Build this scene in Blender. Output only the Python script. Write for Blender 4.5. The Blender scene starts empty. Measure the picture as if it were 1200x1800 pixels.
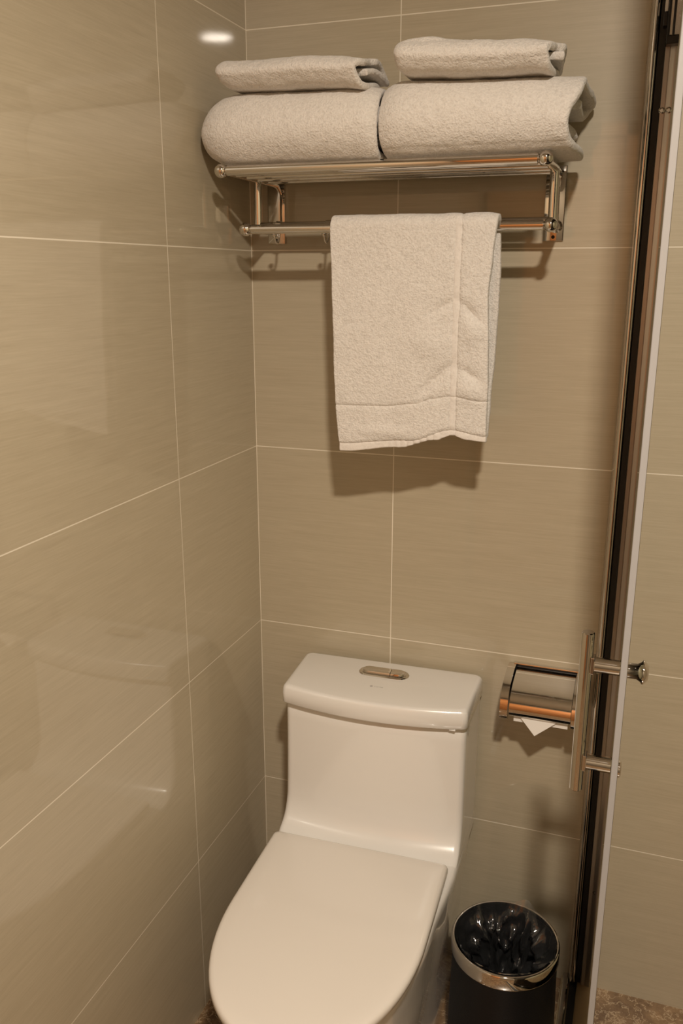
import bpy, bmesh, math, random
from mathutils import Vector, Matrix, noise
PI = math.pi
random.seed(7)
sc = bpy.context.scene
C = sc.collection

# ---------------------------------------------------------------- camera
cam_d = bpy.data.cameras.new('camera')
cam = bpy.data.objects.new('camera', cam_d)
C.objects.link(cam)
cam_d.lens = 30.40
cam_d.sensor_width = 36.0
cam_d.clip_start = 0.02
R_ = Vector((0.94365711, 0.33092421, 0.00064937))
U_ = Vector((-0.08860001, 0.25075846, 0.96398664))
F_ = Vector((-0.31884368, 0.90973038, -0.26594989))
m = Matrix((R_, U_, -F_)).transposed().to_4x4()
m.translation = Vector((0.7744049, -1.6593125, 1.5190588))
cam.matrix_world = m
sc.camera = cam

# ---------------------------------------------------------------- world, lights, exposure
w = bpy.data.worlds.new('world'); sc.world = w
w.use_nodes = True
w.node_tree.nodes['Background'].inputs[0].default_value = (1.0, 0.8, 0.6, 1)
w.node_tree.nodes['Background'].inputs[1].default_value = 0.02
sc.view_settings.view_transform = 'Standard'
sc.view_settings.look = 'None'
sc.view_settings.gamma = 1.0
sc.view_settings.exposure = 0.0
CEIL = 2.42
LAMP_COL = (1.0, 0.885, 0.745)

def area_light(name, loc, size, power, col):
    d = bpy.data.lights.new(name, 'AREA'); d.shape = 'DISK'; d.size = size
    d.energy = power; d.color = col
    o = bpy.data.objects.new(name, d); o.location = loc
    C.objects.link(o)
    return o
area_light('lamp_light', (0.93, -1.72, CEIL - 0.012), 0.12, 47, LAMP_COL)
area_light('lamp_light', (1.35, -0.95, CEIL - 0.012), 0.10, 2.0, LAMP_COL)

# ---------------------------------------------------------------- material helpers
def mat(name, col, rough=0.5, metal=0.0, coat=0.0, coat_rough=0.05, ior=None, spec=None, trans=None, sheen=None):
    mt = bpy.data.materials.new(name); mt.use_nodes = True
    b = mt.node_tree.nodes['Principled BSDF']
    b.inputs['Base Color'].default_value = (*col, 1)
    b.inputs['Roughness'].default_value = rough
    b.inputs['Metallic'].default_value = metal
    b.inputs['Coat Weight'].default_value = coat
    b.inputs['Coat Roughness'].default_value = coat_rough
    if ior: b.inputs['IOR'].default_value = ior
    if spec is not None: b.inputs['Specular IOR Level'].default_value = spec
    if trans: b.inputs['Transmission Weight'].default_value = trans
    if sheen: b.inputs['Sheen Weight'].default_value = sheen; b.inputs['Sheen Roughness'].default_value = 0.6
    return mt

class NT:
    def __init__(s, mt): s.n = mt.node_tree.nodes; s.l = mt.node_tree.links; s.b = s.n['Principled BSDF']
    def add(s, t, **k):
        x = s.n.new(t)
        for a, v in k.items(): setattr(x, a, v)
        return x
    def math(s, op, a, b=None, c=None):
        x = s.n.new('ShaderNodeMath'); x.operation = op
        for i, v in enumerate((a, b, c)):
            if v is None: continue
            if isinstance(v, (int, float)): x.inputs[i].default_value = v
            else: s.l.new(v, x.inputs[i])
        return x.outputs[0]
    def noise(s, vec, scale, detail=4, rough=0.5, stretch=(1, 1, 1)):
        mp = s.n.new('ShaderNodeMapping'); mp.inputs['Scale'].default_value = stretch
        s.l.new(vec, mp.inputs['Vector'])
        x = s.n.new('ShaderNodeTexNoise'); x.inputs['Scale'].default_value = scale
        x.inputs['Detail'].default_value = detail; x.inputs['Roughness'].default_value = rough
        s.l.new(mp.outputs[0], x.inputs['Vector'])
        return x.outputs['Fac']
    def ramp(s, fac, stops):
        x = s.n.new('ShaderNodeValToRGB')
        e = x.color_ramp.elements
        while len(e) < len(stops): e.new(0.5)
        for i, (p, c) in enumerate(stops): e[i].position = p; e[i].color = (*c, 1)
        s.l.new(fac, x.inputs[0]); return x.outputs[0]
    def mix(s, fac, a, b):
        x = s.n.new('ShaderNodeMix'); x.data_type = 'RGBA'
        if isinstance(fac, (int, float)): x.inputs[0].default_value = fac
        else: s.l.new(fac, x.inputs[0])
        for i, v in ((6, a), (7, b)):
            if isinstance(v, tuple): x.inputs[i].default_value = (*v, 1)
            else: s.l.new(v, x.inputs[i])
        return x.outputs[2]
    def bump(s, h, strength, dist):
        x = s.n.new('ShaderNodeBump'); x.inputs['Strength'].default_value = strength
        x.inputs['Distance'].default_value = dist; s.l.new(h, x.inputs['Height'])
        s.l.new(x.outputs[0], s.b.inputs['Normal'])

ROWZ, AX, BY, TW, TH = 0.3632, 0.3048, -0.330, 0.8, 0.4
def tile_wall(name, axis, off):
    """glossy 800x400 wall tile with fine horizontal streaks; world coordinates"""
    mt = mat(name, (0.4, 0.35, 0.26), 0.42, coat=1.0, coat_rough=0.03)
    t = NT(mt)
    g = t.add('ShaderNodeNewGeometry').outputs['Position']
    sp = t.add('ShaderNodeSeparateXYZ'); t.l.new(g, sp.inputs[0])
    u = sp.outputs[axis]; z = sp.outputs[2]
    du = t.math('MULTIPLY', t.math('ABSOLUTE', t.math('SUBTRACT', t.math('FRACT', t.math('ADD', t.math('DIVIDE', t.math('SUBTRACT', u, off), TW), 100.5)), 0.5)), TW)
    dz = t.math('MULTIPLY', t.math('ABSOLUTE', t.math('SUBTRACT', t.math('FRACT', t.math('ADD', t.math('DIVIDE', t.math('SUBTRACT', z, ROWZ), TH), 100.5)), 0.5)), TH)
    d = t.math('MINIMUM', du, dz)
    if axis == 1: corner = t.math('ABSOLUTE', sp.outputs[1])
    else: corner = t.math('ABSOLUTE', sp.outputs[0])
    line = t.math('LESS_THAN', d, 0.0010)
    cl = t.math('LESS_THAN', corner, 0.0010)
    line = t.math('MAXIMUM', line, cl)
    st = (5, 5, 120)
    st2 = (14, 14, 420)
    n1 = t.noise(g, 1.0, 4, 0.6, st)
    n2 = t.noise(g, 1.0, 3, 0.6, st2)
    n3 = t.noise(g, 2.2, 3, 0.5)
    f = t.math('ADD', t.math('MULTIPLY', n1, 0.5), t.math('MULTIPLY', n2, 0.5))
    col = t.ramp(f, [(0.30, (0.415, 0.350, 0.243)), (0.70, (0.520, 0.452, 0.326))])
    col = t.mix(t.math('MULTIPLY', n3, 0.35), col, (0.450, 0.382, 0.278))
    col = t.mix(line, col, (0.80, 0.73, 0.60))
    t.l.new(col, t.b.inputs['Base Color'])
    h = t.math('SUBTRACT', t.math('MULTIPLY', f, 0.12), line)
    t.bump(h, 0.25, 0.0012)
    # a slight, broad unevenness of the glaze
    return mt
M = {}
M['tile_back'] = tile_wall('wall_tile_back', 0, AX)
M['tile_side'] = tile_wall('wall_tile_side', 1, BY)

def marble():
    mt = mat('brown_marble', (0.1, 0.06, 0.03), 0.25, coat=0.3)
    t = NT(mt); g = t.add('ShaderNodeNewGeometry').outputs['Position']
    n1 = t.noise(g, 14, 8, 0.7); n2 = t.noise(g, 32, 6, 0.65)
    v = t.math('ABSOLUTE', t.math('SUBTRACT', n2, 0.5))
    vein = t.math('LESS_THAN', v, 0.012)
    col = t.ramp(n1, [(0.35, (0.10, 0.055, 0.028)), (0.62, (0.30, 0.19, 0.10))])
    col = t.mix(t.math('MULTIPLY', vein, 0.7), col, (0.55, 0.42, 0.27))
    t.l.new(col, t.b.inputs['Base Color'])
    return mt
M['marble'] = marble()
M['curb'] = mat('tan_stone', (0.38, 0.29, 0.17), 0.35)
M['ceiling'] = mat('ceiling_paint', (0.50, 0.48, 0.45), 0.8)
M['front_paint'] = mat('muted_wall_paint', (0.20, 0.165, 0.12), 0.8)
M['chrome'] = mat('chrome', (0.70, 0.665, 0.62), 0.05, 1.0)
M['chrome2'] = mat('polished_steel', (0.62, 0.58, 0.54), 0.12, 1.0)
M['alu'] = mat('brushed_aluminium', (0.42, 0.42, 0.42), 0.30, 1.0)
M['black'] = mat('black_rubber', (0.006, 0.006, 0.006), 0.45)
M['blackp'] = mat('black_plastic', (0.008, 0.008, 0.009), 0.35)
M['hole'] = mat('screw_hole', (0.02, 0.015, 0.01), 0.6)
M['porcelain'] = mat('white_glaze', (0.78, 0.75, 0.71), 0.25, coat=1.0, coat_rough=0.03)
M['seat'] = mat('white_seat_plastic', (0.72, 0.67, 0.61), 0.22, coat=0.4, coat_rough=0.08)
M['grey_mark'] = mat('grey_print', (0.42, 0.40, 0.38), 0.5)
M['paper'] = mat('tissue', (0.86, 0.82, 0.77), 0.9)
M['seal'] = mat('frosted_seal', (0.50, 0.49, 0.49), 0.3, trans=0.3)
M['white_plastic'] = mat('white_plastic', (0.85, 0.85, 0.84), 0.35)

def towel_mat(name, col, scale=620, st=0.55, dist=0.0022):
    mt = mat(name, col, 0.95, sheen=0.25, spec=0.15)
    t = NT(mt); g = t.add('ShaderNodeTexCoord').outputs['Object']
    n = t.noise(g, scale, 3, 0.6); n2 = t.noise(g, 170, 3, 0.6)
    n4 = t.math('ADD', t.math('MULTIPLY', n, 0.6), t.math('MULTIPLY', n2, 0.5))
    c = t.ramp(n4, [(0.38, (col[0] * 0.86, col[1] * 0.85, col[2] * 0.84)), (0.62, tuple(min(1, x * 1.04) for x in col))])
    t.l.new(c, t.b.inputs['Base Color'])
    t.bump(n4, st, dist)
    return mt
M['terry'] = towel_mat('white_terry', (0.765, 0.72, 0.67), scale=330, st=0.8, dist=0.0045)
M['weave'] = towel_mat('white_flat_weave', (0.77, 0.72, 0.67), scale=900, st=0.25, dist=0.001)

def leather():
    mt = mat('black_leatherette', (0.005, 0.005, 0.006), 0.42, spec=0.3)
    t = NT(mt); g = t.add('ShaderNodeTexCoord').outputs['Object']
    t.bump(t.noise(g, 300, 4, 0.6), 0.4, 0.001)
    return mt
M['leather'] = leather()

def wood():
    mt = mat('orange_wood', (0.5, 0.2, 0.07), 0.35, coat=0.3)
    t = NT(mt); g = t.add('ShaderNodeTexCoord').outputs['Object']
    n = t.noise(g, 3, 5, 0.6, (18, 18, 1.2))
    t.l.new(t.ramp(n, [(0.3, (0.36, 0.13, 0.04)), (0.7, (0.60, 0.26, 0.09))]), t.b.inputs['Base Color'])
    return mt
M['wood'] = wood()

def clear(name, tint, gloss_rough, base=0.04, haze=0.0):
    """thin clear sheet: transparent with a fresnel reflection"""
    mt = bpy.data.materials.new(name); mt.use_nodes = True
    n, l = mt.node_tree.nodes, mt.node_tree.links
    n.remove(n['Principled BSDF'])
    df = n.new('ShaderNodeBsdfDiffuse'); df.inputs[0].default_value = (0.8, 0.8, 0.8, 1); m2 = n.new('ShaderNodeMixShader'); m2.inputs[0].default_value = haze
    tr = n.new('ShaderNodeBsdfTransparent'); tr.inputs[0].default_value = (*tint, 1)
    gl = n.new('ShaderNodeBsdfGlossy'); gl.inputs['Roughness'].default_value = gloss_rough
    fr = n.new('ShaderNodeFresnel'); fr.inputs[0].default_value = 1.45
    mx = n.new('ShaderNodeMixShader')
    ad = n.new('ShaderNodeMath'); ad.operation = 'ADD'; ad.inputs[1].default_value = base - 0.04; ad.use_clamp = True
    l.new(fr.outputs[0], ad.inputs[0]); l.new(ad.outputs[0], mx.inputs[0])
    l.new(tr.outputs[0], mx.inputs[1]); l.new(gl.outputs[0], mx.inputs[2])
    l.new(mx.outputs[0], m2.inputs[1]); l.new(df.outputs[0], m2.inputs[2])
    l.new(m2.outputs[0] if haze else mx.outputs[0], n['Material Output'].inputs[0])
    return mt
M['glass'] = clear('shower_glass', (0.90, 0.94, 0.91), 0.0)
M['film'] = clear('clear_bin_liner', (0.86, 0.86, 0.88), 0.10, base=0.10, haze=0.018)

# ---------------------------------------------------------------- mesh helpers
def obj(name, bm, m_, parent=None, smooth=None, loc=None):
    bmesh.ops.recalc_face_normals(bm, faces=bm.faces)
    me = bpy.data.meshes.new(name); bm.to_mesh(me); bm.free()
    o = bpy.data.objects.new(name, me); C.objects.link(o)
    for mm in (m_ if isinstance(m_, (list, tuple)) else [m_]): me.materials.append(mm)
    if smooth is not None:
        for p in me.polygons: p.use_smooth = True
        if smooth < 179: me.set_sharp_from_angle(angle=math.radians(smooth))
    if parent: o.parent = parent
    if loc: o.location = loc
    return o
def tag(o, label=None, cat=None, group=None, kind=None):
    if label: o['label'] = label
    if cat: o['category'] = cat
    if group: o['group'] = group
    if kind: o['kind'] = kind
    return o
def thing(name, label, cat, loc=(0, 0, 0), rz=0, group=None):
    o = bpy.data.objects.new(name, None); o.empty_display_size = 0.05; C.objects.link(o)
    o.location = loc; o.rotation_euler = (0, 0, rz)
    return tag(o, label, cat, group)
def add_box(bm, x0, x1, y0, y1, z0, z1, bev=0.0, seg=2):
    r = bmesh.ops.create_cube(bm, size=1.0)
    for v in r['verts']:
        v.co = Vector((x0 + (x1 - x0) * (v.co.x + .5), y0 + (y1 - y0) * (v.co.y + .5), z0 + (z1 - z0) * (v.co.z + .5)))
    if bev:
        es = list({e for v in r['verts'] for e in v.link_edges})
        bmesh.ops.bevel(bm, geom=es, offset=bev, segments=seg, profile=0.5, affect='EDGES')
    return bm
def box(*a, **k): return add_box(bmesh.new(), *a, **k)
def frame(d):
    d = d.normalized(); a = Vector((0, 0, 1)) if abs(d.z) < 0.9 else Vector((1, 0, 0))
    x = d.cross(a).normalized(); return x, d.cross(x).normalized()
def add_rev(bm, p0, axis, prof, n=32, cap=True):
    """surface of revolution: prof = [(dist along axis, radius)]"""
    p0 = Vector(p0); ax = Vector(axis).normalized(); u, v = frame(ax)
    rings = []
    for t, r in prof:
        if r < 1e-6: rings.append([bm.verts.new(p0 + ax * t)])
        else: rings.append([bm.verts.new(p0 + ax * t + (u * math.cos(2 * PI * i / n) + v * math.sin(2 * PI * i / n)) * r) for i in range(n)])
    for a, b in zip(rings[:-1], rings[1:]):
        for i in range(n):
            j = (i + 1) % n
            if len(a) == 1 and len(b) == 1: continue
            if len(a) == 1: bm.faces.new((a[0], b[i], b[j]))
            elif len(b) == 1: bm.faces.new((a[i], a[j], b[0]))
            else: bm.faces.new((a[i], a[j], b[j], b[i]))
    if cap:
        for e in (rings[0], rings[-1]):
            if len(e) > 1: bm.faces.new(e)
    return bm
def rod(bm, a, b, r, n=24, ch=0.0008):
    a, b = Vector(a), Vector(b); L = (b - a).length
    return add_rev(bm, a, b - a, [(0, 0), (0, r - ch), (ch, r), (L - ch, r), (L, r - ch), (L, 0)], n)
def ball(bm, c, r, n=24):
    return add_rev(bm, Vector(c) - Vector((r, 0, 0)), (1, 0, 0), [(r - r * math.cos(PI * k / 16), r * math.sin(PI * k / 16)) for k in range(17)], n)
def loft(bm, secs, cap0=True, cap1=True, closed=True):
    R = [[bm.verts.new(p) for p in s] for s in secs]
    n = len(R[0])
    for a, b in zip(R[:-1], R[1:]):
        for i in range(n if closed else n - 1):
            j = (i + 1) % n
            bm.faces.new((a[i], a[j], b[j], b[i]))
    if cap0: bm.faces.new(R[0])
    if cap1: bm.faces.new(R[-1])
    return bm
def prism_x(bm, prof, x0, x1, bev=0.0, seg=3):
    """extrude a (y,z) outline along x"""
    a = [bm.verts.new((x0, y, z)) for y, z in prof]; b = [bm.verts.new((x1, y, z)) for y, z in prof]
    fs = [bm.faces.new(a), bm.faces.new(b)]
    n = len(prof)
    for i in range(n): bm.faces.new((a[i], a[(i + 1) % n], b[(i + 1) % n], b[i]))
    if bev:
        es = list({e for f in fs for e in f.edges})
        bmesh.ops.bevel(bm, geom=es, offset=bev, segments=seg, profile=0.5, affect='EDGES')
    return bm
def struct(name, bm, m_, label=None):
    o = obj(name, bm, m_); tag(o, label, None, None, 'structure'); return o
def catmull(pts, n=8, closed=False):
    out = []
    P = [Vector(p) for p in pts]; N = len(P)
    rng = range(N) if closed else range(N - 1)
    for i in rng:
        if closed: a, b, c, d = P[(i - 1) % N], P[i], P[(i + 1) % N], P[(i + 2) % N]
        else: a, b, c, d = P[max(i - 1, 0)], P[i], P[i + 1], P[min(i + 2, N - 1)]
        for k in range(n):
            t = k / n
            out.append(0.5 * ((2 * b) + (c - a) * t + (2 * a - 5 * b + 4 * c - d) * t * t + (3 * b - a - 3 * c + d) * t ** 3))
    if not closed: out.append(P[-1])
    return out
def lerp_tab(tab, x):
    if x <= tab[0][0]: return tab[0][1]
    for (a, b), (c, d) in zip(tab[:-1], tab[1:]):
        if x <= c:
            t = (x - a) / (c - a); t = t * t * (3 - 2 * t)
            return b + (d - b) * t
    return tab[-1][1]
def fbm(v, s, o=2):
    r = 0; a = 1
    for i in range(o): r += a * noise.noise(Vector(v) * s); a *= 0.5; s *= 2
    return r

# ---------------------------------------------------------------- room shell
XR, YF = 1.72, -2.55
struct('wall_left', box(-0.1, 0, YF, 0.1, -0.05, CEIL + 0.1), M['tile_side'], 'beige tiled side wall left of the toilet')
struct('wall_back', box(0, XR, 0, 0.1, -0.05, CEIL + 0.1), M['tile_back'], 'beige tiled wall behind the toilet')
struct('wall_right', box(XR, XR + 0.1, YF, 0.1, -0.05, CEIL + 0.1), M['tile_side'], 'beige tiled wall of the shower')
struct('wall_front', box(-0.1, XR + 0.1, YF - 0.1, YF, -0.05, CEIL + 0.1), M['front_paint'], 'painted wall behind the camera')
struct('floor', box(-0.1, XR + 0.1, YF - 0.1, 0.1, -0.1, 0), M['marble'], 'brown veined marble floor')
struct('ceiling', box(-0.1, XR + 0.1, YF - 0.1, 0.1, CEIL, CEIL + 0.08), M['ceiling'], 'white ceiling')
# wooden room door with a pale frame, seen only as an orange reflection in the chrome
dr = struct('door_1', box(0.02, 0.60, YF + 0.012, YF + 0.052, 0.01, 2.08, bev=0.003), M['wood'], 'orange wooden door behind the camera')
bmh = bmesh.new(); rod(bmh, (0.16, YF + 0.052, 1.0), (0.16, YF + 0.10, 1.0), 0.009); rod(bmh, (0.155, YF + 0.10, 1.0), (0.27, YF + 0.10, 1.0), 0.009)
obj('door_handle', bmh, M['chrome2'], dr, 40)
bmf = bmesh.new()
add_box(bmf, 0.605, 0.65, YF, YF + 0.06, 0, 2.14); add_box(bmf, 0.0, 0.65, YF, YF + 0.06, 2.085, 2.14)
struct('trim_1', bmf, M['wood'], 'wooden frame around the wooden door')

# downlights
def downlight(x, y, r, label):
    t = thing('ceiling_light', label, 'light', (x, y, CEIL - 0.03))
    obj('bezel', add_rev(bmesh.new(), (0, 0, 0.03), (0, 0, -1), [(0, r * 1.28), (0.006, r * 1.24), (0.008, r * 1.10), (0.004, r * 1.02), (0.0, r * 1.0)], 40, False), M['white_plastic'], t, 50)
    return t
downlight(0.93, -1.72, 0.062, 'round white recessed ceiling downlight above the middle of the room')
downlight(1.35, -0.95, 0.052, 'round white recessed ceiling downlight above the shower')

# ---------------------------------------------------------------- toilet
TRZ = math.radians(1.8)
toilet = thing('toilet', 'white glazed one-piece toilet with closed lid standing in the tiled corner', 'toilet', (0.3145, -0.0135, 0), TRZ)
def dshape(z, hw, yr, ys, yf, e=2.0, n=26, rc=0.02):
    """plan outline: square back at yr, straight sides to ys, rounded nose reaching yf"""
    pts = []
    for k in range(5):                                                    # rear right corner
        a = PI / 2 * (1 - k / 4); pts.append((hw - rc + rc * math.cos(a), yr - rc + rc * math.sin(a)))
    for k in range(1, 8): pts.append((hw, yr - rc + (ys - yr + rc) * k / 8))
    for k in range(n + 1):
        a = PI * k / n
        c, s = math.cos(a), math.sin(a)
        x = hw * math.copysign(abs(c) ** (2 / e), c); y = ys + (yf - ys) * abs(s) ** (2 / e)
        pts.append((x, y))
    for k in range(7, 0, -1): pts.append((-hw, yr - rc + (ys - yr + rc) * k / 8))
    for k in range(5):
        a = PI / 2 + PI / 2 * (1 - k / 4); pts.append((-hw + rc + rc * math.cos(a), yr - rc + rc * math.sin(a)))
    return [Vector((x, y, z)) for x, y in pts]
bm = bmesh.new()
S = []
# foot -> rim: (z, half width, straight-side end, nose)
for z, hw, ys, yf in [(0.0, 0.158, -0.34, -0.585), (0.006, 0.162, -0.34, -0.590), (0.05, 0.162, -0.34, -0.595), (0.12, 0.165, -0.35, -0.612), (0.20, 0.171, -0.36, -0.638),
                      (0.28, 0.180, -0.36, -0.672), (0.33, 0.183, -0.36, -0.69), (0.37, 0.188, -0.37, -0.705), (0.388, 0.189, -0.37, -0.708), (0.396, 0.186, -0.37, -0.705), (0.399, 0.180, -0.37, -0.70)]:
    # in plan the rim narrows from the rear block to the bowl
    s = dshape(z, hw, 0.0, ys, yf, 2.15)
    S.append(s)
loft(bm, S)
# rim deck narrows forward on the sides under the lid
for v in bm.verts:
    if v.co.y < -0.22:
        t = min(1, (-0.22 - v.co.y) / 0.16); t = t * t * (3 - 2 * t)
        v.co.x *= 1 - 0.065 * t
# tank block with a concave sweep down to the deck
def tank_sec(z, hwf, hwb, yf_side, bulge, r=0.022):
    pts = []
    n = 25
    for k in range(5):
        a = PI / 2 * (1 - k / 4); pts.append((hwb - r + r * math.cos(a), -r + r * math.sin(a)))
    for k in range(1, 6): pts.append((hwb + (hwf - hwb) * k / 6, -r + (yf_side + r + r) * k / 6))
    for k in range(6):
        a = -PI / 2 * k / 5; pts.append((hwf - r + r * math.cos(a), yf_side + r + r * math.sin(a)))
    for k in range(1, n):
        x = (hwf - r) * (1 - 2 * k / n); pts.append((x, yf_side - bulge * (1 - (x / (hwf - r)) ** 2)))
    for k in range(6):
        a = -PI / 2 - PI / 2 * k / 5; pts.append((-hwf + r + r * math.cos(a), yf_side + r + r * math.sin(a)))
    for k in range(5, 0, -1): pts.append((-hwb - (hwf - hwb) * k / 6, -r + (yf_side + r + r) * k / 6))
    for k in range(5):
        a = PI / 2 + PI / 2 * (1 - k / 4); pts.append((-hwb + r + r * math.cos(a), -r + r * math.sin(a)))
    return [Vector((x, y, z)) for x, y in pts]
S = []
for z, yf in [(0.375, -0.234), (0.395, -0.225), (0.400, -0.218), (0.404, -0.209), (0.409, -0.200), (0.416, -0.191), (0.426, -0.183), (0.440, -0.176), (0.460, -0.170), (0.50, -0.168), (0.55, -0.1665), (0.60, -0.1655), (0.64, -0.165), (0.666, -0.164), (0.671, -0.160)]:
    k = max(0, min(1, (z - 0.40) / 0.2))
    S.append(tank_sec(z, 0.1865 + 0.001 * (1 - k), 0.192, yf + 0.006, 0.018 * (0.65 + 0.35 * k), r=0.014))
loft(bm, S)
body = obj('toilet_body', bm, M['porcelain'], toilet, 50)
# tank lid
bm = bmesh.new()
S = []
for z, d in [(0.6735, 0.006), (0.6745, 0.002), (0.6770, 0.0), (0.6960, 0.0), (0.7060, 0.0010), (0.7105, 0.003), (0.7128, 0.006), (0.7135, 0.010)]:
    S.append([Vector((p.x, p.y, z)) for p in tank_sec(z, 0.1905 - d, 0.1955 - d, -0.172 + d, 0.022, r=0.012)])
    for p in S[-1]:
        if p.y > -0.03: p.y -= d * 0.6
loft(bm, S)
obj('tank_lid', bm, M['porcelain'], toilet, 50)
# oval flush plate with its two unequal buttons
def stadium(cx, cy, hl, hw, z, x0=None, x1=None, n=12):
    pts = []
    for k in range(n + 1):
        a = -PI / 2 + PI * k / n; pts.append((cx + hl - hw + hw * math.cos(a), cy + hw * math.sin(a)))
    for k in range(n + 1):
        a = PI / 2 + PI * k / n; pts.append((cx - hl + hw + hw * math.cos(a), cy + hw * math.sin(a)))
    out = []
    for x, y in pts:
        if x0 is not None: x = max(x0, x)
        if x1 is not None: x = min(x1, x)
        out.append(Vector((x, y, z)))
    return out
bx_, by_ = -0.004, -0.058
bm = bmesh.new()
loft(bm, [stadium(bx_, by_, 0.0535, 0.0205, 0.7130), stadium(bx_, by_, 0.0535, 0.0205, 0.7145), stadium(bx_, by_, 0.052, 0.019, 0.7162), stadium(bx_, by_, 0.049, 0.016, 0.7165), stadium(bx_, by_, 0.047, 0.0145, 0.7152)])
plate = obj('flush_plate', bm, M['chrome'], toilet, 40)
for x0, x1 in ((None, 0.011), (0.0125, None)):
    bm = bmesh.new()
    a = {'x0': x0, 'x1': x1}
    loft(bm, [stadium(bx_, by_, 0.0455, 0.0132, 0.7148, **a), stadium(bx_, by_, 0.0455, 0.0132, 0.7185, **a),
              stadium(bx_, by_, 0.0440, 0.0118, 0.7210, **a), stadium(bx_, by_, 0.0415, 0.0092, 0.7220, **a)])
    bmesh.ops.remove_doubles(bm, verts=bm.verts, dist=1e-6)
    obj('flush_button', bm, M['chrome'], plate, 35)
# small faded maker's mark in front of the buttons
bm = bmesh.new()
mx, my, mz = -0.014, -0.1205, 0.7136
add_rev(bm, (mx, my, mz), (0, 0, 1), [(0, 0.0032), (0.0002, 0.0032)], 6)
for k, (dx, ww, hh) in enumerate([(0.0065, 0.0008, 0.0042), (0.0090, 0.0026, 0.0009), (0.0128, 0.0008, 0.0034), (0.0150, 0.0022, 0.0008), (0.0185, 0.0009, 0.0040), (0.0212, 0.0024, 0.0030)]):
    add_box(bm, mx + dx, mx + dx + ww, my - hh / 2, my + hh / 2, mz, mz + 0.0002)
obj('printed_mark', bm, M['grey_mark'], toilet)
obj('lid_buffer', box(0.156, 0.168, -0.172, -0.160, 0.6705, 0.6745), M['white_plastic'], toilet)
# seat and lid
def seat_secs(lst, hw, yb, ys, yf, e):
    return [[Vector((p.x, p.y, z)) for p in dshape(z, hw - d, yb - d, ys, yf + d, e, n=40, rc=0.010)] for z, d in lst]
bm = bmesh.new(); loft(bm, seat_secs([(0.399, 0.004), (0.401, 0.0), (0.410, 0.0), (0.4125, 0.003)], 0.1735, -0.260, -0.445, -0.718, 2.1))
obj('seat', bm, M['seat'], toilet, 50)
bm = bmesh.new(); loft(bm, seat_secs([(0.4135, 0.006), (0.4145, 0.0025), (0.417, 0.0), (0.424, 0.0), (0.4285, 0.0014), (0.4310, 0.0045), (0.4322, 0.009), (0.4330, 0.03), (0.4335, 0.07)], 0.1785, -0.248, -0.455, -0.728, 2.12))
lid = obj('seat_lid', bm, M['seat'], toilet, 50)
for s in (-1, 1):
    bm = bmesh.new(); rod(bm, (s * 0.13, -0.243, 0.408), (s * 0.08, -0.243, 0.408), 0.008)
    obj('lid_hinge', bm, M['white_plastic'], toilet, 40)

# ---------------------------------------------------------------- towel rack
rack = thing('towel_rack', 'polished chrome double towel rack fixed on the tiled wall above the toilet', 'towel rack', (0, 0, 0))
XL, XRK = 0.057, 0.5985
ZU, ZL = 1.689, 1.596
def wall_plate(xc):
    bm = bmesh.new(); add_box(bm, xc - 0.018, xc + 0.018, -0.005, -0.0002, 1.575, 1.702, bev=0.0018)
    p = obj('wall_plate', bm, M['chrome'], rack, 40)
    bm = bmesh.new(); add_rev(bm, (xc, -0.0049, 1.582), (0, -1, 0), [(0, 0.0032), (0.0006, 0.0030), (0.0004, 0.0)], 16)
    obj('screw', bm, M['hole'], p, 40)
wall_plate(XL + 0.001); wall_plate(XRK - 0.004)
ends = {-1: [(0.0525, -0.2265), (0.0635, -0.1580)], 1: [(0.6000, -0.2200), (0.6045, -0.1450)]}
for s, xw in ((-1, XL), (1, XRK)):
    (xu, yu), (xl, yl) = ends[s]
    bm = bmesh.new()                                  # flat upper arm
    a = Vector((xw, -0.004, ZU)); b = Vector((xu, yu, ZU))
    add_rev(bm, a, b - a, [(0, 0), (0, 0.0085), ((b - a).length, 0.0062), ((b - a).length, 0)], 20)
    obj('upper_arm', bm, M['chrome'], rack, 40)
    bm = bmesh.new(); a = Vector((xw, -0.004, ZL + 0.004)); b = Vector((xl, yl, ZL))
    add_rev(bm, a, b - a, [(0, 0), (0, 0.0115), (0.004, 0.0115), (0.008, 0.0078), ((b - a).length, 0.0068), ((b - a).length, 0)], 20)
    obj('lower_arm', bm, M['chrome'], rack, 40)
    bm = bmesh.new(); rod(bm, (xw + 0.002 * s, -0.084, ZL + 0.002), (xw + 0.001 * s, -0.084, ZU), 0.0078)
    obj('upright', bm, M['chrome'], rack, 40)
    for (x_, y_), z_ in (((xu, yu), ZU), ((xl, yl), ZL)):
        bm = bmesh.new(); ball(bm, (x_, y_, z_), 0.0118)
        add_rev(bm, (x_, y_, z_), (-s, 0, 0), [(0.009, 0.0), (0.009, 0.0062), (0.0135, 0.0062), (0.0135, 0.0)], 18)
        obj('ball_end', bm, M['chrome'], rack, 60)
def bar(name, a, b, r):
    bm = bmesh.new(); rod(bm, a, b, r, 28); return obj(name, bm, M['chrome'], rack, 40)
bar('front_bar', (0.0645, -0.2260, ZU), (0.589, -0.2202, ZU), 0.0086)
for y in (-0.181, -0.136, -0.091, -0.046): bar('shelf_bar', (XL + 0.002, y, ZU), (XRK - 0.002, y, ZU), 0.0062)
bar('hanging_bar', (0.0755, -0.1578, ZL), (0.594, -0.1454, ZL), 0.0082)
bar('rear_hanging_bar', (XL + 0.002, -0.084, ZL + 0.010), (XRK, -0.084, ZL + 0.010), 0.0060)
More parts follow.
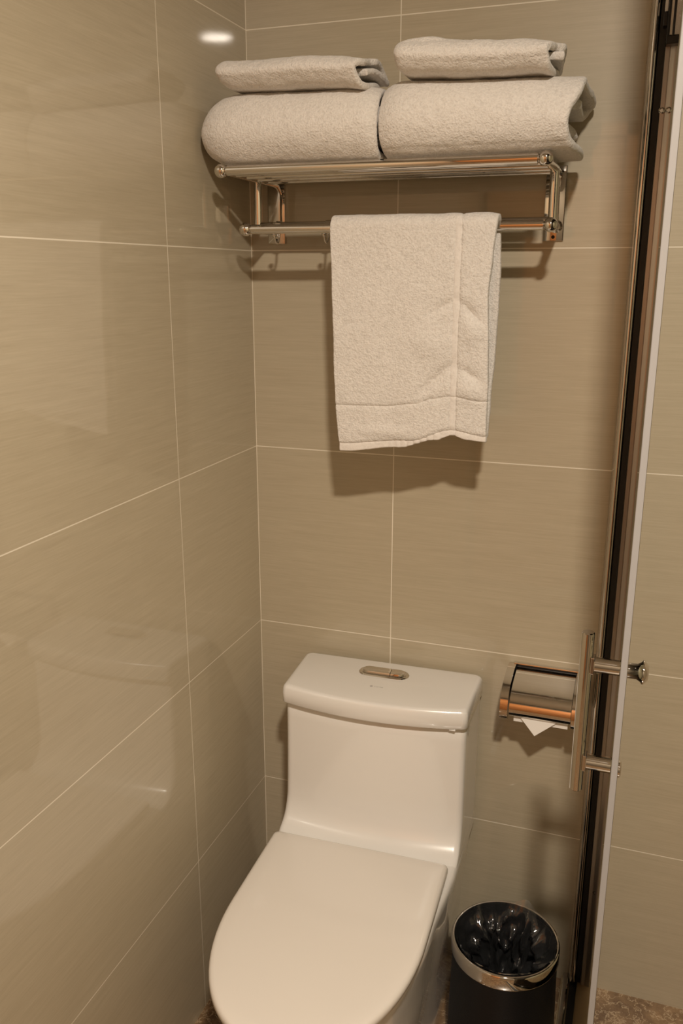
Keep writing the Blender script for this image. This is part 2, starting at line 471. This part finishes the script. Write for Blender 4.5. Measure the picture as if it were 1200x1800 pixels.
for x in (0.098, 0.197, 0.330, 0.463):
    bm = bmesh.new()
    pts = catmull([(x, -0.084, ZL + 0.006), (x, -0.086, ZL - 0.012), (x, -0.094, ZL - 0.022), (x, -0.104, ZL - 0.018), (x, -0.108, ZL - 0.008)], 5)
    for a, b in zip(pts[:-1], pts[1:]): rod(bm, a, b, 0.0022, 10, 0.0002)
    ball(bm, pts[-1], 0.0048, 14)
    add_rev(bm, (x - 0.005, -0.084, ZL + 0.010), (1, 0, 0), [(0, 0.0055), (0, 0.0078), (0.010, 0.0078), (0.010, 0.0055)], 18)
    obj('hook', bm, M['chrome'], rack, 50)

# ---------------------------------------------------------------- towels
def finish_towel(o, thick, disp=0.0016, tex_size=0.012, sub=1):
    md = o.modifiers.new('solidify', 'SOLIDIFY'); md.thickness = thick; md.offset = 0
    md = o.modifiers.new('subdivide', 'SUBSURF'); md.levels = sub; md.render_levels = sub
    for s, st in ((tex_size, disp), (0.045, disp * 1.6)):
        tx = bpy.data.textures.new('terry_clouds', 'CLOUDS'); tx.noise_scale = s; tx.noise_depth = 2
        md = o.modifiers.new('displace', 'DISPLACE'); md.texture = tx; md.strength = st; md.mid_level = 0.5; md.texture_coords = 'LOCAL'
def ribbon(name, label, path, x0f, x1f, thick, rotz, loc, warp=None, dx=0.007, group=None, cat='towel', disp=0.0016, cap=None):
    """folded towel: a cloth ribbon following a (y, z) path, laid along x"""
    P = catmull([(0, y, z) for y, z in path], 7)
    n = len(P)
    bm = bmesh.new(); rows = []
    for i, p in enumerate(P):
        f = i / (n - 1); a = x0f(f, p); b = x1f(f, p)
        nx = int((0.30) / dx)
        row = []
        for k in range(nx + 1):
            x = a + (b - a) * k / nx
            v = Vector((x, p.y, p.z))
            if warp: v = warp(v, f)
            row.append(bm.verts.new(v))
        rows.append(row)
    for r, s in zip(rows[:-1], rows[1:]):
        for k in range(len(r) - 1): bm.faces.new((r[k], r[k + 1], s[k + 1], s[k]))
    o = obj(name, bm, M['terry'], None, 180)
    o.location = loc; o.rotation_euler = (0, 0, rotz)
    finish_towel(o, thick, disp)
    return tag(o, label, cat, group)

# big folded bath towels on the shelf bars
ZB = ZU + 0.0155
def bath_path(h, y0=-0.245, y1=-0.035):
    b = ZB
    t = b + h
    return [(y1 - 0.02, b + 0.002), (-0.13, b), (y0 + 0.045, b), (y0 + 0.016, b + 0.012), (y0 + 0.001, b + h * 0.40), (y0 + 0.010, b + h * 0.72), (y0 + 0.038, t - 0.005), (y0 + 0.08, t),
            (-0.10, t), (y1, t - 0.004), (y1 + 0.012, t - 0.016), (y1 - 0.006, t - 0.029), (-0.13, t - 0.028), (y0 + 0.05, t - 0.030), (y0 + 0.034, t - 0.042),
            (y0 + 0.05, t - 0.055), (-0.13, t - 0.054), (y1 - 0.02, t - 0.056), (y1 - 0.008, t - 0.066), (y1 - 0.03, t - 0.076), (y0 + 0.06, t - 0.076)]
def warp_left(v, f):
    x = v.x
    dy = 0.004 * fbm((x * 7, v.y * 5, v.z * 8), 1.0)
    v.z += 0.004 * fbm((x * 6, 3.1, v.z * 10), 1.0) * (1 if v.z > ZB + 0.03 else 0)
    v.y += dy
    # swollen folded end towards the corner
    if x < 0.095:
        t = (0.095 - x) / 0.084; s = math.sqrt(max(0.0, 1 - min(1, t) ** 2.6)); s = max(s, 0.10)
        c = Vector((0, -0.145, ZB + 0.045))
        v.z = c.z + (v.z - c.z) * (0.10 + 0.90 * s); v.y = c.y + (v.y - c.y) * (0.45 + 0.55 * s)
        v.y = v.y
    if x > 0.24:                                   # slopes towards the other towel
        t = min(1, (x - 0.24) / 0.085); v.z += (v.z - ZB) * 0.02 * t
    k = max(0, min(1, (x - 0.1) / 0.23)); v.z = ZB + (v.z - ZB) * (1 - 0.08 * k)
    # squeezed side edge
    if x > 0.318:
        t = (x - 0.318) / 0.02; v.y += 0.020 * t * (1 if v.y < -0.14 else 0) * math.sin(min(1, (v.z - ZB) / 0.10 + 0.2) * PI * 0.5)
    return v
ribbon('bath_towel', 'large white folded bath towel lying on the chrome rack, the one nearest the room corner', bath_path(0.104),
       lambda f, p: 0.0115, lambda f, p: 0.332 + 0.001 * math.sin(f * 9), 0.015, 0, (0, 0, 0), warp_left, group=None)
def warp_right(v, f):
    x = v.x
    v.y += 0.004 * fbm((x * 7 + 5, v.y * 5, v.z * 8), 1.0)
    if v.z > ZB + 0.03: v.z += 0.004 * fbm((x * 6 + 9, 3.1, v.z * 10), 1.0)
    if x < 0.375:
        t = (0.375 - x) / 0.04; v.z = ZB + (v.z - ZB) * (1 - 0.10 * t * t)
        if v.y < -0.14: v.y += 0.016 * t * t
    k = max(0, min(1, (x - 0.34) / 0.31)); v.z = ZB + (v.z - ZB) * (1 - 0.115 * k)
    if v.z < ZB + 0.012: v.z += 0.002
    return v
def rend(f, p):
    # right end: the top layer sticks out, the front belly is tucked in
    k = (p.z - ZB) / 0.104
    e = 0.634 + 0.018 * max(0, k - 0.55) / 0.45 + 0.008 * max(0, 0.35 - k) / 0.35
    if f > 0.62: e -= 0.006 + 0.014 * abs(math.sin(f * 14))
    return e + 0.004 * math.sin(f * 31)
ribbon('bath_towel', 'large white folded bath towel lying on the rack end beside the shower door', bath_path(0.106),
       lambda f, p: 0.339, rend, 0.015, 0, (0, 0, 0), warp_right)

# small folded hand towels on top
def small_path(d, h):
    return [(-0.012, 0.004), (-d * 0.5, 0.0), (-d + 0.022, 0.001), (-d + 0.004, 0.012), (-d + 0.001, h * 0.55), (-d + 0.014, h - 0.004), (-d * 0.72, h), (-d * 0.35, h + 0.001), (-0.012, h - 0.004), (0.0, h - 0.011),
            (-0.014, h - 0.018), (-d * 0.5, h - 0.0165), (-d + 0.03, h - 0.018)]
def mkwarp(seed, x0, x1, rise):
    def wf(v, f):
        x = v.x
        v.z += 0.0028 * fbm((x * 9 + seed, v.y * 9, seed), 1.0) + rise(x, v)
        v.y += 0.003 * fbm((x * 10 + seed, 2.0, v.z * 14), 1.0)
        if x < x0 + 0.03:
            t = min(1, (x0 + 0.03 - x) / 0.03); s = math.sqrt(max(0.12, 1 - t ** 5 * 0.88)); v.z = 0.024 + (v.z - 0.024) * s; v.y = -0.05 + (v.y + 0.05) * (0.8 + 0.2 * s)
        # the end layers spring apart a little
        if x > x1 - 0.03: v.z += 0.004 * math.sin(f * 21 + seed) * (x - x1 + 0.03) / 0.03
        return v
    return wf
ribbon('hand_towel', 'small white folded hand towel lying on the bath towel nearest the corner', small_path(0.125, 0.034),
       lambda f, p: 0.0, lambda f, p: 0.250 + (0.010 if f > 0.55 else 0) + 0.004 * math.sin(f * 17), 0.0105, math.radians(-1.5), (0.063, -0.128, ZB + 0.1165),
       mkwarp(1.3, 0, 0.25, lambda x, v: -0.040 * x), dx=0.006)
ribbon('hand_towel', 'small white folded hand towel lying on the bath towel beside the shower door', small_path(0.155, 0.034),
       lambda f, p: 0.0, lambda f, p: 0.235 + (0.012 if f > 0.5 else 0) + 0.005 * math.sin(f * 13 + 1), 0.0115, math.radians(2.5), (0.362, -0.112, ZB + 0.1205),
       mkwarp(7.7, 0, 0.235, lambda x, v: 0.006 * math.exp(-((x - 0.045) / 0.03) ** 2) * (1 if v.z > 0.03 else 0) - 0.050 * x - 0.003 * math.sin(x * 17) * (1 if v.z < 0.02 else 0)), dx=0.006)

# the towel hanging over the lower bar
hang = thing('hanging_towel', 'white terry towel hanging folded over the lower bar of the rack', 'towel', (0.0, 0, 0))
LE = [(1.20, 0.250), (1.287, 0.243), (1.381, 0.240), (1.50, 0.2355), (1.605, 0.2325)]
RF = [(1.23, 0.520), (1.312, 0.520), (1.396, 0.518), (1.485, 0.5135), (1.547, 0.518), (1.605, 0.523)]
RB = [(1.23, 0.516), (1.30, 0.5185), (1.394, 0.5235), (1.50, 0.526), (1.605, 0.5235)]
BOT = [(0.25, 1.203), (0.354, 1.2145), (0.427, 1.233), (0.458, 1.243), (0.485, 1.236), (0.52, 1.234)]
H1 = [(0.244, 1.289), (0.33, 1.290), (0.392, 1.297), (0.425, 1.308), (0.453, 1.313), (0.466, 1.313), (0.51, 1.307)]
H2 = [(0.247, 1.2195), (0.38, 1.231), (0.458, 1.2545), (0.516, 1.246)]
YB, BR = -0.153, 0.0165
def gs(x, c, w_): return math.exp(-((x - c) / w_) ** 2)
NX, NF = 110, 150
bm = bmesh.new(); rows = []; kinds = []
ztop = ZL
for i in range(NF + 1):                                              # front panel, bottom to top
    row = []
    for k in range(NX + 1):
        s = k / NX
        zr = i / NF
        xg = 0.24 + 0.28 * s
        zb = lerp_tab(BOT, xg)
        z = zb + (ztop - zb) * zr
        xl, xr = lerp_tab(LE, z), lerp_tab(RF, z)
        x = xl + (xr - xl) * s
        y = YB - BR - 0.003 * math.sin(PI * (1 - zr)) + (x - 0.4) * 0.010
        fall = min(1, (ztop - z) / 0.06)
        # soft folds near the pressed crease
        y += -0.010 * gs(x, 0.492, 0.020) * gs(z, 1.463, 0.022) * 0.0
        y += 0.0080 * gs(x - 0.35 * (z - 1.46), 0.486, 0.022) * gs(z + 0.9 * (x - 0.486), 1.455, 0.012)
        y -= 0.0060 * gs(x, 0.49, 0.018) * gs(z, 1.425, 0.022)
        y += 0.0060 * gs(x, 0.487, 0.018) * gs(z + 0.5 * (x - 0.486), 1.352, 0.011)
        y -= 0.0055 * gs(x, 0.488, 0.02) * gs(z, 1.322, 0.018)
        y += 0.0050 * gs(x, 0.437, 0.022) * gs(z - 0.5 * (x - 0.43), 1.462, 0.010)
        y += 0.0070 * gs(x, 0.430, 0.030) * gs(z - 0.9 * (x - 0.43), 1.345, 0.014)
        y -= 0.0050 * gs(x, 0.415, 0.03) * gs(z, 1.40, 0.025)
        y += 0.0030 * gs(x, 0.345, 0.03) * (1 - zr)
        y -= 0.0040 * gs(z, 1.243, 0.010) * gs(x, 0.34, 0.05)
        y += 0.0022 * fbm((x * 11, z * 7, 0.7), 1.0) * fall
        # hem: a groove, and the border cloth thinner below
        d1 = z - lerp_tab(H1, x); d2 = z - lerp_tab(H2, x)
        y += 0.0042 * gs(d1, 0.0, 0.0022) * (0.35 + 0.65 * min(1, abs(x - 0.458) / 0.02))
        if d1 < 0: y += 0.0010
        y += 0.0030 * gs(d2, 0.0, 0.0018)
        if d2 < 0: y += 0.0022
        if d2 < 0: y += 0.0010 * math.sin(x * 520) * gs(x, 0.40, 0.05)
        # the pressed lengthwise crease
        xc = 0.4595
        y += 0.0022 * gs(x, xc - 0.0055, 0.0016) + 0.0034 * gs(x, xc + 0.0062, 0.0018) + 0.0012 * gs(x, xc, 0.005)
        row.append(bm.verts.new((x, y, z)))
    rows.append(row)
NA = 14
for i in range(1, NA + 1):                                           # over the bar
    a = PI * i / NA; row = []
    for k in range(NX + 1):
        s = k / NX; x = 0.2325 + (0.523 - 0.2325) * s
        y = YB - BR * math.cos(a) + (x - 0.4) * 0.010
        z = ztop + (BR - 0.002) * math.sin(a) - 0.0045 * gs(x, 0.463, 0.003) * math.sin(a) - 0.003 * max(0, (x - 0.505) / 0.018) * math.sin(a)
        row.append(bm.verts.new((x, y, z)))
    rows.append(row)
for i in range(1, 81):                                               # rear panel, downwards
    row = []
    for k in range(NX + 1):
        s = k / NX
        zb = 1.236
        if s < 0.5: zb = 1.225
        z = ztop - (ztop - zb) * i / 80
        x = lerp_tab(LE, z) + 0.004 + (lerp_tab(RB, z) - lerp_tab(LE, z) - 0.004) * s
        y = YB + BR + (x - 0.4) * 0.010 + 0.006 * (i / 80) * gs(s, 1, 0.2)
        row.append(bm.verts.new((x, y, z)))
    rows.append(row)
for r, s in zip(rows[:-1], rows[1:]):
    for k in range(len(r) - 1):
        f = bm.faces.new((r[k], r[k + 1], s[k + 1], s[k]))
# separate material for the flat woven hem and crease strip
for f in bm.faces:
    c = f.calc_center_median()
    f.material_index = 1 if (c.y < YB - 0.005 and (abs(c.x - 0.4595) < 0.0045 or c.z < lerp_tab(H2, c.x))) else 0
to = obj('towel_cloth', bm, [M['terry'], M['weave']], hang, 180)
finish_towel(to, 0.0135, 0.0011, 0.010)

# ---------------------------------------------------------------- toilet paper holder
tp = thing('toilet_paper_holder', 'chrome covered toilet paper holder fixed on the tiled wall beside the toilet', 'paper holder', (0, 0, 0))
ck = catmull([(0, -0.001, 0.748), (0, -0.03, 0.750), (0, -0.066, 0.746), (0, -0.092, 0.735), (0, -0.108, 0.716), (0, -0.114, 0.696), (0, -0.111, 0.680), (0, -0.102, 0.674), (0, -0.07, 0.673), (0, -0.001, 0.673)], 5)
ckp = [(p.y, p.z) for p in ck]
for x0, x1 in ((0.5605, 0.5755), (0.6965, 0.7115)):
    bm = bmesh.new(); prism_x(bm, ckp, x0, x1, bev=0.0035, seg=4)
    obj('side_cheek', bm, M['chrome'], tp, 40)
cv = catmull([(0, -0.0045, 0.7425), (0, -0.055, 0.7350), (0, -0.086, 0.7245), (0, -0.1005, 0.708), (0, -0.1050, 0.694), (0, -0.1010, 0.682), (0, -0.094, 0.677)], 8)
bm = bmesh.new()
inner = [Vector((0, p.y + 0.002, p.z - 0.002)) for p in cv][::-1]
loopp = [(p.y, p.z) for p in cv] + [(p.y, p.z) for p in inner]
prism_x(bm, loopp, 0.5775, 0.6950)
obj('cover', bm, M['chrome'], tp, 50)
obj('back_plate', box(0.563, 0.709, -0.004, -0.0003, 0.672, 0.7475, bev=0.001), M['blackp'], tp)
obj('cover_rim', box(0.570, 0.703, -0.0085, -0.002, 0.7478, 0.7505, bev=0.001), M['chrome'], tp)
roll = obj('toilet_paper_roll', add_rev(bmesh.new(), (0.5835, -0.055, 0.694), (1, 0, 0), [(0, 0.018), (0, 0.0345), (0.001, 0.0352), (0.105, 0.0352), (0.106, 0.0345), (0.106, 0.018), (0, 0.018)], 40, False), M['paper'], None, 40)
tag(roll, 'white toilet paper roll inside the chrome holder with its end folded to a point', 'toilet paper')
bm = bmesh.new()
# folded triangular tip
A = Vector((0.6010, -0.0945, 0.6745)); B = Vector((0.6670, -0.0945, 0.6745)); D = Vector((0.6290, -0.0985, 0.6430))
n_ = (B - A).cross(D - A).normalized() * 0.0006
U0 = Vector((0.6010, -0.088, 0.684)); U1 = Vector((0.6670, -0.088, 0.684))
loft(bm, [[A + n_, B + n_, D + n_], [A - n_, B - n_, D - n_]])
vs = [bm.verts.new(p) for p in (U0, U1, B, A)]; bm.faces.new(vs)
obj('paper_tip', bm, M['paper'], roll)
bm = bmesh.new()
sh = [(-0.0900, 0.6720), (-0.0900, 0.6640), (-0.0885, 0.6640), (-0.0880, 0.6800), (-0.0895, 0.6800)]
prism_x(bm, sh, 0.5860, 0.6900)
obj('paper_sheet', bm, M['paper'], roll)

# ---------------------------------------------------------------- waste bin
BX, BYY = 0.6115, -0.228
binn = thing('waste_bin', 'round black waste bin with chrome rim and clear liner beside the toilet', 'waste bin', (BX, BYY, 0))
bm = bmesh.new(); add_rev(bm, (0, 0, 0), (0, 0, 1), [(0, 0), (0, 0.103), (0.003, 0.106), (0.245, 0.1005), (0.262, 0.1005), (0.262, 0.0975), (0.245, 0.0972), (0.006, 0.090), (0.006, 0)], 64)
obj('bin_body', bm, M['leather'], binn, 40)
bm = bmesh.new(); add_rev(bm, (0, 0, 0), (0, 0, 1), [(0.243, 0.1008), (0.243, 0.1032), (0.246, 0.1042), (0.268, 0.1042), (0.2715, 0.1030), (0.2725, 0.1005), (0.2715, 0.0982), (0.262, 0.0976), (0.255, 0.0976)], 72, False)
obj('rim', bm, M['chrome'], binn, 60)
bm = bmesh.new(); rows = []
NL, NA_ = 44, 150
for i in range(NL + 1):
    t = i / NL; row = []
    for k in range(NA_):
        a = 2 * PI * k / NA_
        cx_, sy_ = math.cos(a), math.sin(a)
        z = 0.270 - 0.23 * t
        r = 0.0955 - 0.004 * t
        cr = min(1, t * 6)
        nn = fbm((cx_ * 2.6, sy_ * 2.6, t * 4.0), 1.0, 3)
        n2 = fbm((cx_ * 7, sy_ * 7, t * 5.0 + 4), 1.0, 2)
        rg = 1 - abs(fbm((cx_ * 2.6 + 3, sy_ * 2.6, t * 3.4 + 7), 1.0, 2)) * 3.0
        r -= cr * (0.013 * (abs(nn) ** 0.8) + 0.006 * abs(n2) + 0.026 * max(0, rg) ** 2.0 + 0.010 * (1 - math.exp(-t * 3)))
        z += 0.006 * n2 * cr
        if i == 0:
            z = 0.2755 + 0.0012 * math.sin(a * 9)
            r = 0.0975
            up = gs(a, 1.30, 0.16) * 0.012 + gs(a, 2 * PI - 0.32, 0.10) * 0.009
            z += up * 0.7 + 0.001; r += up * 0.9
        row.append(bm.verts.new((r * cx_, r * sy_, z)))
    rows.append(row)
for r, s in zip(rows[:-1], rows[1:]):
    for k in range(NA_): bm.faces.new((r[k], r[(k + 1) % NA_], s[(k + 1) % NA_], s[k]))
# crumpled floor of the bag
bc = bm.verts.new((0, 0, 0.05)); 
for k in range(NA_): bm.faces.new((rows[-1][k], rows[-1][(k + 1) % NA_], bc))
liner = obj('bin_liner', bm, M['film'], binn, 180)
tag(liner, 'clear crumpled plastic bin liner')

# ---------------------------------------------------------------- shower door
ZD = 1.955
door = thing('shower_door', 'glass shower door seen edge-on with chrome pull handle and hinge profile', 'shower door', (0.75, 0, 0))
def dpart(name, bm, m_, sm=None, parent=None):
    for v in bm.verts: v.co.x -= 0.75
    return obj(name, bm, m_, parent or door, sm)
# wall channel: shallow flange, then a rounded chrome face
bm = bmesh.new()
prof = [(0.7290, -0.001), (0.7290, -0.016), (0.7310, -0.020), (0.7320, -0.022)]
for k in range(7):
    a = PI * (1 - k / 6); prof.append((0.7382 + 0.0058 * math.cos(a), -0.022 - 0.0058 * math.sin(a)))
prof += [(0.7446, -0.020), (0.7446, -0.001)]
loft(bm, [[Vector((x, y, 0.022)) for x, y in prof], [Vector((x, y, ZD - 0.004)) for x, y in prof]])
dpart('wall_channel', bm, M['chrome2'], 35)
dpart('rubber_gasket', box(0.7450, 0.7550, -0.0225, -0.001, 0.022, 2.02), M['black'])
# hinge stile of the door, ribbed brushed aluminium
bm = bmesh.new()
prof = [(x + 0.004, y) for x, y in [(0.7515, -0.001), (0.7515, -0.026), (0.7525, -0.0275), (0.7590, -0.0275), (0.7594, -0.0262), (0.7600, -0.0262), (0.7604, -0.0275), (0.7660, -0.0285), (0.7680, -0.029), (0.7700, -0.029), (0.7704, -0.001)]]
loft(bm, [[Vector((x, y, 0.022)) for x, y in prof], [Vector((x, y, ZD)) for x, y in prof]])
dpart('hinge_stile', bm, M['alu'], 25)
bm = bmesh.new(); add_rev(bm, (0.7680, -0.0276, 0.262), (0, -1, 0), [(0, 0.0), (0, 0.0042), (0.0008, 0.0040), (0.0004, 0.0022), (-0.001, 0.0)], 20)
dpart('stile_screw', bm, M['hole'], 40)
for xc in (0.7590, 0.7695):
    bm = bmesh.new(); add_rev(bm, (xc, -0.0265, 1.777), (0, -1, 0), [(0, 0.0), (0, 0.0052), (0.004, 0.0050), (0.005, 0.0036), (0.003, 0.0026), (0.003, 0)], 20)
    dpart('stile_screw', bm, M['chrome2'], 40)
# top pivot bracket
bm = bmesh.new()
add_box(bm, 0.7495, 0.7560, -0.040, -0.024, 1.900, 1.920, bev=0.001); add_box(bm, 0.7560, 0.7605, -0.046, -0.026, 1.880, 1.99, bev=0.001)
add_box(bm, 0.7645, 0.7680, -0.046, -0.026, 1.880, 1.99, bev=0.001); add_box(bm, 0.7560, 0.7755, -0.047, -0.026, 1.872, 1.884, bev=0.001)
tb = dpart('top_bracket', bm, M['blackp'])
bm = bmesh.new(); add_box(bm, 0.7505, 0.7555, -0.040, -0.026, 1.921, 1.940, bev=0.001)
dpart('bracket_cap', bm, M['white_plastic'])
bm = bmesh.new(); add_box(bm, 0.7607, 0.7643, -0.042, -0.026, 1.886, 1.99); add_box(bm, 0.7682, 0.7752, -0.042, -0.026, 1.886, 1.99)
dpart('bracket_plate', bm, M['chrome2'])
# glass leaf with the translucent edge seal
GY0, GY1 = -0.030, -0.575
dpart('glass_panel', box(0.7780, 0.7850, GY1, GY0, 0.03, ZD + 0.2), M['glass'])
dpart('edge_seal', box(0.7762, 0.7846, GY1 - 0.008, GY1 - 0.0005, 0.03, ZD + 0.2, bev=0.0012), M['seal'])
# pull handle
hd = bpy.data.objects.new('pull_handle', None); C.objects.link(hd); hd.parent = door
YH = -0.53
bm = bmesh.new(); rod(bm, (0.7310, YH, 0.814), (0.7310, YH, 1.054), 0.0088, 32, 0.0012)
dpart('grip_bar', bm, M['chrome'], 40, hd)
for z in (0.860, 1.008):
    bm = bmesh.new(); rod(bm, (0.742, YH, z), (0.7760, YH, z), 0.0112, 28)
    dpart('standoff', bm, M['chrome'], 40, hd)
    bm = bmesh.new(); add_box(bm, 0.7375, 0.7425, YH - 0.0085, YH + 0.0085, z - 0.012, z + 0.012, bev=0.0008)
    dpart('mounting_block', bm, M['chrome2'], None, hd)
bm = bmesh.new(); add_rev(bm, (0.7850, YH, 1.006), (1, 0, 0), [(0, 0), (0, 0.0105), (0.0125, 0.0105), (0.0175, 0.0135), (0.0195, 0.0165), (0.0210, 0.0165), (0.0265, 0.0100), (0.0275, 0.0)], 36)
dpart('knob', bm, M['chrome'], 40, hd)
bm = bmesh.new(); add_rev(bm, (0.7850, YH, 0.857), (1, 0, 0), [(0, 0), (0, 0.0120), (0.0025, 0.0120), (0.0045, 0.0090), (0.0045, 0.0)], 36)
dpart('end_cap', bm, M['chrome'], 40, hd)

# sill under the door
sill = thing('door_sill', 'low stone and metal sill on the floor under the glass shower door', 'sill', (0.75, -0.36, 0))
def spart(name, bm, m_):
    for v in bm.verts: v.co -= Vector((0.75, -0.36, 0))
    return obj(name, bm, m_, sill)
spart('stone_base', box(0.7140, 0.7790, -0.80, -0.0005, 0.0, 0.010), M['curb'])
spart('metal_rail', box(0.7170, 0.7300, -0.80, -0.001, 0.010, 0.0215, bev=0.003), M['chrome2'])
spart('black_strip', box(0.7330, 0.7480, -0.80, -0.001, 0.010, 0.018), M['black'])
